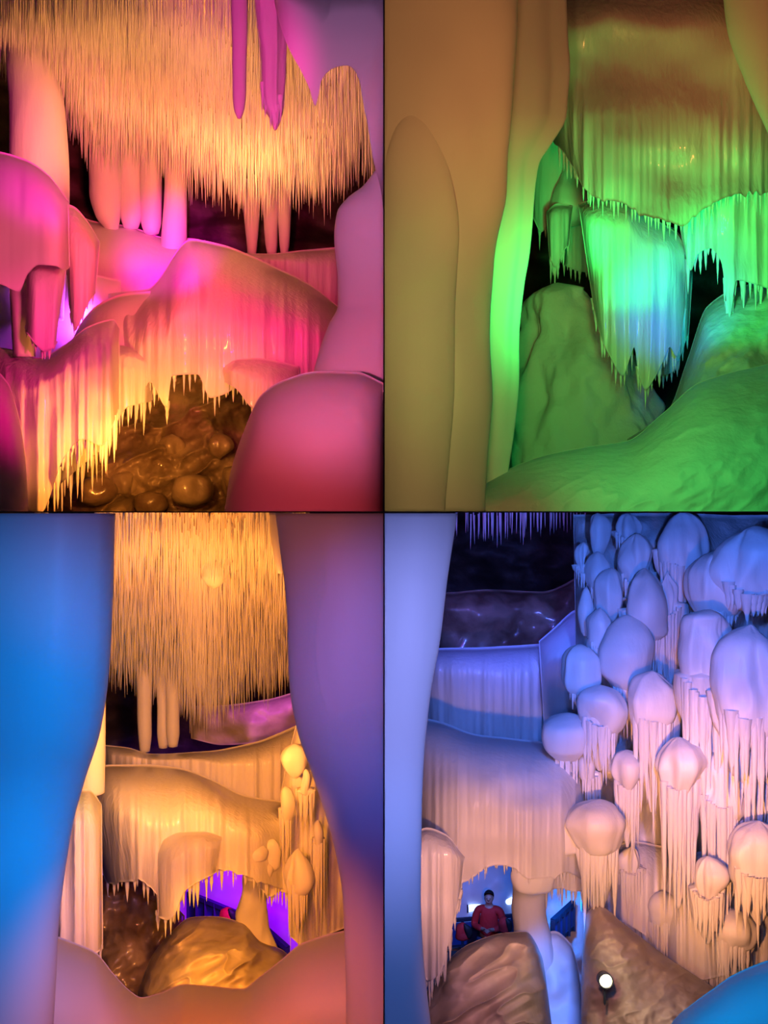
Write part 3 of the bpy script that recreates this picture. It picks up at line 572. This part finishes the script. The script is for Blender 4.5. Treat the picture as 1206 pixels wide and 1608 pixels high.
curtain('ice_curtain', 'broad pale ice mass flowing down to the two blue openings', 'ice', [(640, 1122), (690, 1130), (750, 1152), (800, 1160), (860, 1168), (925, 1185)],
        [(650, 1400), (700, 1395), (728, 1385), (745, 1375), (765, 1362), (785, 1358), (805, 1362), (830, 1380), (865, 1378), (890, 1370), (925, 1390)], 12.0, 2.0, ICE,
        ic=(34, (4, 20), (2, 4)), flute=(.045, 8), lump=(.12, .9), s=.55, seed=105, jag=3, th=.1, nu=220)
curtain('icicle_curtain', 'tan drip curtain between the lilac pillar and the seated opening', 'icicles', [(640, 1320), (670, 1300), (700, 1310), (730, 1345)], [(655, 1500), (672, 1540), (690, 1530), (702, 1490), (725, 1390)], 9.6, .4, WETICE,
        ic=(16, (8, 50), (3, 6)), flute=(.06, 10), s=.2, seed=106, fpow=2)
column('ice_column', 'pinkish ice column between the red-jacketed person and the blue trench', 'ice column', [(1340, 806, 868), (1370, 806, 862), (1400, 808, 858), (1430, 806, 854), (1460, 808, 858), (1500, 808, 866), (1560, 808, 870)], 11.2, ICE, seed=107, lump=(.05, 2), flute=(.01, 4))
G = 'folded ice humps above the openings'
for i, (lab, cx, top, wd, ht) in enumerate([
    ('lowest rounded fold of ice, on top of the pinkish column', 840, 1345, 66, 60),
    ('middle slanting fold of ice above the pinkish column', 850, 1300, 74, 56),
    ('small folded hump left of the bulb wall foot', 880, 1285, 50, 60),
    ('small upper pebble-like hump in the pale ice mass', 828, 1300, 26, 26)]):
    o = loft('ice_hump', [(top, cx-3, cx+3), (top+ht*.15, cx-wd*.36, cx+wd*.3), (top+ht*.5, cx-wd*.5, cx+wd*.46), (top+ht*.85, cx-wd*.45, cx+wd*.42), (top+ht, cx-4, cx+4)], 10.12+.03*i, ICE, None, seed=110+i, lump=(.06, 2.5), depth=.6)
    tag(o, lab, 'ice', G)
curtain('icicle_curtain', 'blue icicle curtain over the trench opening', 'icicles', [(852, 1340), (885, 1335), (922, 1340)], [(856, 1400), (880, 1395), (900, 1400), (922, 1400)], 11.2, .35, WETICE, ic=(12, (8, 34), (2, 3.5)), flute=(.05, 10), s=.2, seed=115)
mound('ice_bank', 'blue-lit rough ice wall behind the trench opening', 'ice', [(845, 1370), (870, 1375), (900, 1380), (935, 1380)], 13.6, 1606, .4, SNOW, seed=116, lump=(.2, 2))
mound('ice_bank', 'bright blue ice wall behind the person in red', 'ice', [(600, 1330), (700, 1330), (780, 1330), (840, 1330)], 20.6, 1700, .6, SMOOTH, seed=117, lump=(.3, .8))
# added tube for the streak of lit ice behind the person
tt = thing('lit_ice_glow', 'glowing white-blue bar added for the streak of lit ice behind the person', 'lit ice', P(770, 1425, 19.9))
_a, _b2 = Vector(P(734, 1427, 19.9)), Vector(P(812, 1413, 19.9))
for nm, rad, m_, k0, k1 in (('glow_bar', .06, ICEGLOW, .02, .98), ('glow_bar_end', .075, METAL, -.01, .02), ('glow_bar_end', .075, METAL, .98, 1.01)):
    p, q = _a.lerp(_b2, k0), _a.lerp(_b2, k1); V = []
    for e in (p, q):
        for k in range(12): V.append((e.x, e.y+rad*math.cos(k*math.pi/6), e.z+rad*math.sin(k*math.pi/6)))
    mk(nm, V, [[k, (k+1) % 12, 12+(k+1) % 12, 12+k] for k in range(12)]+[list(range(11, -1, -1)), list(range(12, 24))], m_, tt)
railing('dark railing with blue boards behind the person in red', [(700, 1446), (830, 1436)], .55, 6, 18.6, 18.9, BOARD)
railing('dark railing along the blue trench', [(868, 1447), (900, 1418)], .35, 5, 12.6, 13.0, BOARD)
bag('dark red bag at the left corner of the person opening', 727, 1462, 26, 24, 17.0, 410)
bag('reddish black bag just right of the person in red', 793, 1452, 20, 22, 17.4, 420)

# bulb wall
curtain('ice_wall', 'fluted ice wall behind all the bulbs of the lower right', 'ice', [(900, 806), (960, 806), (1060, 806), (1260, 806)], [(912, 1430), (940, 1460), (1000, 1520), (1080, 1600), (1260, 1640)], 13.0, 1.3, WETICE,
        flute=(.09, 7), lump=(.26, 1.7), s=.95, seed=120, nu=240, nv=120, fpow=1.6, side=12)
G = 'ice bulbs on the tall wall'
B = [ # label, centre, top, width, height, skirt, Y
 ('small pale bulb at the very top left of the bulb wall', 938, 806, 36, 58, 0, 11.9),
 ('small bulb at the wall edge, third from the top', 916, 852, 26, 50, 20, 11.8),
 ('slim bulb squeezed under the topmost pale bulb', 938, 866, 26, 56, 40, 11.7),
 ('smooth oval bulb left of the big twin bulbs', 960, 892, 34, 66, 10, 11.5),
 ('blue-topped bulb high above the big twin bulbs', 1000, 838, 52, 86, 30, 11.7),
 ('small bulb with blue crown near the top, beside the blue slope', 985, 806, 40, 40, 20, 12.0),
 ('big left twin bulb with a blue crown', 1012, 893, 60, 92, 90, 11.2),
 ('right twin bulb joined to the big left twin', 1048, 898, 48, 70, 130, 11.3),
 ('wide blue bulb at the upper right, above the orange bulbs', 1130, 864, 76, 98, 30, 10.6),
 ('largest blue bulb in the upper right corner', 1185, 826, 110, 110, 30, 10.4),
 ('long blue drapery bulb at the top centre of the wall', 1070, 800, 80, 90, 90, 11.6),
 ('tiny bulb on the wall edge right of the slate block', 920, 922, 18, 60, 20, 11.6),
 ('oval bulb left of the pear-shaped one in mid wall', 942, 955, 34, 66, 60, 11.2),
 ('pear-shaped bulb with long thin icicles in mid wall', 984, 966, 46, 96, 90, 11.0),
 ('leftmost oval bulb sticking out of the wall edge', 910, 1012, 38, 66, 50, 11.0),
 ('round bulb below the leftmost oval bulb', 942, 1076, 56, 66, 80, 10.6),
 ('peaked bulb in the wall centre with icicles below', 1024, 1054, 70, 80, 150, 10.4),
 ('huge orange bulb with a blue crown, right of centre', 1112, 958, 90, 140, 150, 10.0),
 ('huge pale bulb cut by the right photo edge', 1178, 982, 110, 150, 130, 9.6),
 ('lilac bulb low on the wall edge above the trench', 892, 1120, 44, 60, 90, 10.8),
 ('narrow bulb between the round bulb and the peaked bulb', 985, 1178, 46, 60, 100, 10.4),
 ('orange round-topped bulb with the longest icicles', 1065, 1158, 62, 84, 190, 9.9),
 ('wide crusty bulb above the floor lamp', 940, 1256, 64, 70, 130, 10.1),
 ('low bulb at the right edge near the blue mound', 1192, 1290, 90, 90, 90, 9.2),
 ('small low bulb right of the longest icicles', 1112, 1345, 56, 70, 80, 9.6),
 ('tan bulb with drips at the right, mid height', 1135, 1180, 70, 90, 190, 9.9),
 ('small knob in the crevice left of the narrow bulb', 928, 1180, 34, 44, 50, 10.7),
 ('slim drip bulb on the wet wall directly above the floor lamp rock', 992, 1330, 42, 44, 90, 10.9),
 ('small drip bulb between the longest icicles and the small low bulb', 1040, 1400, 40, 46, 80, 10.7),
 ('low small bulb over the top of the blue corner mound', 1150, 1430, 60, 50, 60, 9.8),
 ('hanging tan bulb at the right edge, below the huge pale bulb', 1195, 1150, 70, 70, 110, 9.7),
]
for i, (lab, cx, top, wd, ht, sk, Y) in enumerate(B):
    bulb(lab, cx, top, wd, ht, sk, Y, 500+i*3, G, 5 if wd < 45 else 8)
curtain('icicle_curtain', 'golden icicle curtain at the lower right behind the blue mound', 'icicles', [(1040, 1380), (1090, 1340), (1150, 1330), (1260, 1320)], [(1045, 1500), (1090, 1540), (1150, 1530), (1260, 1520)], 11.2, .9, WETICE,
        ic=(44, (10, 70), (2.5, 5)), flute=(.09, 9), s=.95, seed=121, fpow=2)
curtain('icicle_curtain', 'sparse drips over wet rock left of the golden curtain', 'icicles', [(960, 1330), (1000, 1320), (1060, 1330)], [(965, 1440), (1000, 1460), (1060, 1500)], 11.4, .6, WETICE, ic=(24, (8, 60), (2.5, 5)), flute=(.09, 8), s=.95, seed=122, fpow=2)
# floor
mound('rock_slope', 'grooved tan rock slope below the person in red', 'rock', [(640, 1620), (668, 1560), (690, 1530), (710, 1500), (740, 1480), (790, 1466), (825, 1464), (850, 1500), (868, 1620)], 10.6, 1640, 1.6, MUD, seed=123, lump=(.12, 1.5), s=.95, octv=4, ridge=(.20, 2.6), nu=200, nv=140)
mound('ice_trench_bank', 'blue ice bank running down the trench', 'ice', [(846, 1470), (870, 1462), (895, 1480), (908, 1520), (918, 1620)], 11.4, 1640, .7, SMOOTH, seed=124, lump=(.15, 2), s=.9)
mound('rock_slope', 'purple-tan rock mound around the small glowing lamp', 'rock', [(912, 1640), (914, 1500), (922, 1430), (940, 1420), (980, 1450), (1040, 1500), (1100, 1540), (1180, 1590)], 10.2, 1640, 1.2, MUD, seed=125, lump=(.12, 1.8), s=.95, octv=5, ridge=(.08, 3), nu=200, nv=140)
mound('ice_mound', 'smooth bright blue mound in the bottom right corner', 'ice', [(1045, 1640), (1055, 1606), (1090, 1574), (1120, 1552), (1150, 1531), (1206, 1507), (1270, 1490)], 5.2, 1680, .5, SMOOTH, seed=126, lump=(.015, .8), s=.8, side=30, xin=0)
# floor lamp
lp = thing('floor_lamp', 'small glowing yellow lamp set on the purple-tan rock', 'lamp', P(951, 1556, 8.6))
LX, LY, LZ = P(951, 1540, 8.6)
def lathe(name, prof, c, ax, m, parent, seg=24):
    ax = Vector(ax).normalized(); s1 = ax.orthogonal().normalized(); s2 = ax.cross(s1); V = []; n = len(prof)
    for k in range(seg):
        a = 2*math.pi*k/seg
        for (d, r) in prof: V.append(tuple(Vector(c)+ax*d+(s1*math.cos(a)+s2*math.sin(a))*r))
    return mk(name, V, gridfaces(seg, n, 0, True), m, parent)
lathe('housing', [(.10, 0), (.10, .05), (.08, .062), (-.02, .062), (-.03, .056), (.0, .05)], (LX, LY, LZ), (0, 1, -.2), METAL, lp)
lathe('lens', [(-.035, .0), (-.03, .03), (-.015, .05), (.0, .055)], (LX, LY, LZ), (0, 1, -.2), LENS, lp)
lathe('stake', [(0, .012), (.16, .010), (.18, .0)], (LX, LY+.04, LZ-.05), (0, 0, -1), METAL, lp, 10)
spot(951, 1525, 8.2, 960, 1560, 9.4, (1, .8, .4), 16, 120, 1.0, .03)

# ------------------------------------------------------------------ the person in red
def skinned(name, verts, edges, radii, m, parent, sub=2):
    me = bpy.data.meshes.new(name); me.from_pydata(verts, edges, []); me.materials.append(m)
    o = bpy.data.objects.new(name, me); COL.objects.link(o)
    if parent: o.parent = parent
    md = o.modifiers.new('skin', 'SKIN'); md.use_smooth_shade = True
    for i, r in enumerate(radii):
        sv = me.skin_vertices[0].data[i]; sv.radius = r if isinstance(r, tuple) else (r, r); sv.use_root = (i == 0)
    o.modifiers.new('sub', 'SUBSURF').levels = sub; o.modifiers['sub'].render_levels = sub
    return o
def person(loc, rz):
    t = thing('person', 'person in a red jacket and dark trousers standing behind the opening, hands held together', 'person', loc); t.rotation_euler.z = rz
    V = []; E = []; R = []
    def v(x, y, z, r, p=None):
        V.append((x, y, z)); R.append(r)
        if p is not None: E.append((p, len(V)-1))
        return len(V)-1
    pel = v(0, 0, .95, (.15, .11)); ch = v(0, -.01, 1.22, (.155, .11), pel); up = v(0, 0, 1.40, (.13, .09), ch)
    nk = v(0, .0, 1.50, .055, up); jaw = v(0, -.03, 1.57, (.062, .075), nk); hd = v(0, -.02, 1.64, (.076, .09), jaw); v(0, -.01, 1.70, (.06, .07), hd)
    v(0, -.125, 1.615, .012, hd)                     # nose
    for s in (-1, 1):
        v(s*.085, 0, 1.62, .016, hd)                 # ear
        sh = v(s*.19, 0, 1.41, .06, up); el = v(s*.25, -.03, 1.13, .045, sh); wr = v(s*.07, -.27, 1.16, .028, el); pm = v(s*.035, -.31, 1.17, (.018, .034), wr)
        for k in range(4):
            L = (.026, .03, .028, .022)[k]; a = v(s*.015, -.335-.004*k, 1.195-.018*k, .009, pm); b = v(s*(.015-L*.6), -.335-L*.7, 1.19-.018*k, .008, a); v(s*(.012-L*.9), -.325-L*.4, 1.18-.018*k, .0065, b)
        th = v(s*.045, -.335, 1.20, .010, wr); v(s*.03, -.355, 1.215, .008, th)
        hp = v(s*.09, 0, .90, .10, pel); kn = v(s*.11, -.02, .50, .062, hp); an = v(s*.11, .01, .09, .042, kn); v(s*.115, -.14, .04, (.045, .03), an)
    skinned('body', V, E, R, SKIN, t)
    def garment(name, pts, edges, rad, m): return skinned(name, pts, edges, rad, m, t)
    J = [(0, 0, .90), (0, -.01, 1.15), (0, -.01, 1.32), (0, 0, 1.43), (0, 0, 1.48)]; JE = [(0, 1), (1, 2), (2, 3), (3, 4)]; JR = [(.185, .14), (.19, .145), (.19, .135), (.13, .10), (.07, .075)]
    for s in (-1, 1):
        b = len(J); J += [(s*.20, 0, 1.41), (s*.265, -.03, 1.13), (s*.10, -.245, 1.155)]; JE += [(3, b), (b, b+1), (b+1, b+2)]; JR += [.082, .070, .050]
    garment('jacket', J, JE, JR, REDC)
    TR = [(0, 0, .95)]; TE = []; TRr = [(.165, .13)]
    for s in (-1, 1):
        b = len(TR); TR += [(s*.09, 0, .88), (s*.11, -.02, .50), (s*.11, .01, .12)]; TE += [(0, b), (b, b+1), (b+1, b+2)]; TRr += [.118, .082, .068]
    garment('trousers', TR, TE, TRr, NAVY)
    for s in (-1, 1): garment('shoe', [(s*.11, .05, .05), (s*.115, -.08, .045), (s*.12, -.17, .035)], [(0, 1), (1, 2)], [(.05, .05), (.055, .045), (.045, .035)], BLACK)
    def blob(name, c, r, m, cut=None):
        n, k = 20, 12; Vv = []
        for i in range(n):
            for j in range(k):
                th = 2*math.pi*i/n; ph = math.pi*j/(k-1)
                z = math.cos(ph)*r[2]; y = math.sin(ph)*math.sin(th)*r[1]
                if cut is not None and y < 0: z = max(z, cut+(-y/r[1])*.05)
                Vv.append((c[0]+math.sin(ph)*math.cos(th)*r[0], c[1]+y, c[2]+z))
        o = mk(name, Vv, gridfaces(n, k, 0, True), m); o.parent = t; return o
    blob('hair', (0, .0, 1.665), (.088, .108, .085), HAIR, .02)
    for s in (-1, 1): blob('eye', (s*.03, -.098, 1.635), (.011, .008, .006), EYE)
    blob('mouth', (0, -.100, 1.565), (.022, .008, .006), LIP)
    return t
px_, py_, pz_ = P(768, 1397, 18.0)
person((px_, py_, pz_-1.76), math.radians(-12))
bx, by, bz = P(768, 1397, 18.0); by0 = bz-1.76
o = mk('walkway', [(.3, 16.6, by0-.12), (3.2, 16.6, by0-.12), (3.2, 19.6, by0-.12), (.3, 19.6, by0-.12), (.3, 16.6, by0), (3.2, 16.6, by0), (3.2, 19.6, by0), (.3, 19.6, by0)],
       [[0, 3, 2, 1], [4, 5, 6, 7], [0, 1, 5, 4], [1, 2, 6, 5], [2, 3, 7, 6], [3, 0, 4, 7]], METAL, None, smooth=False)
struct(o)
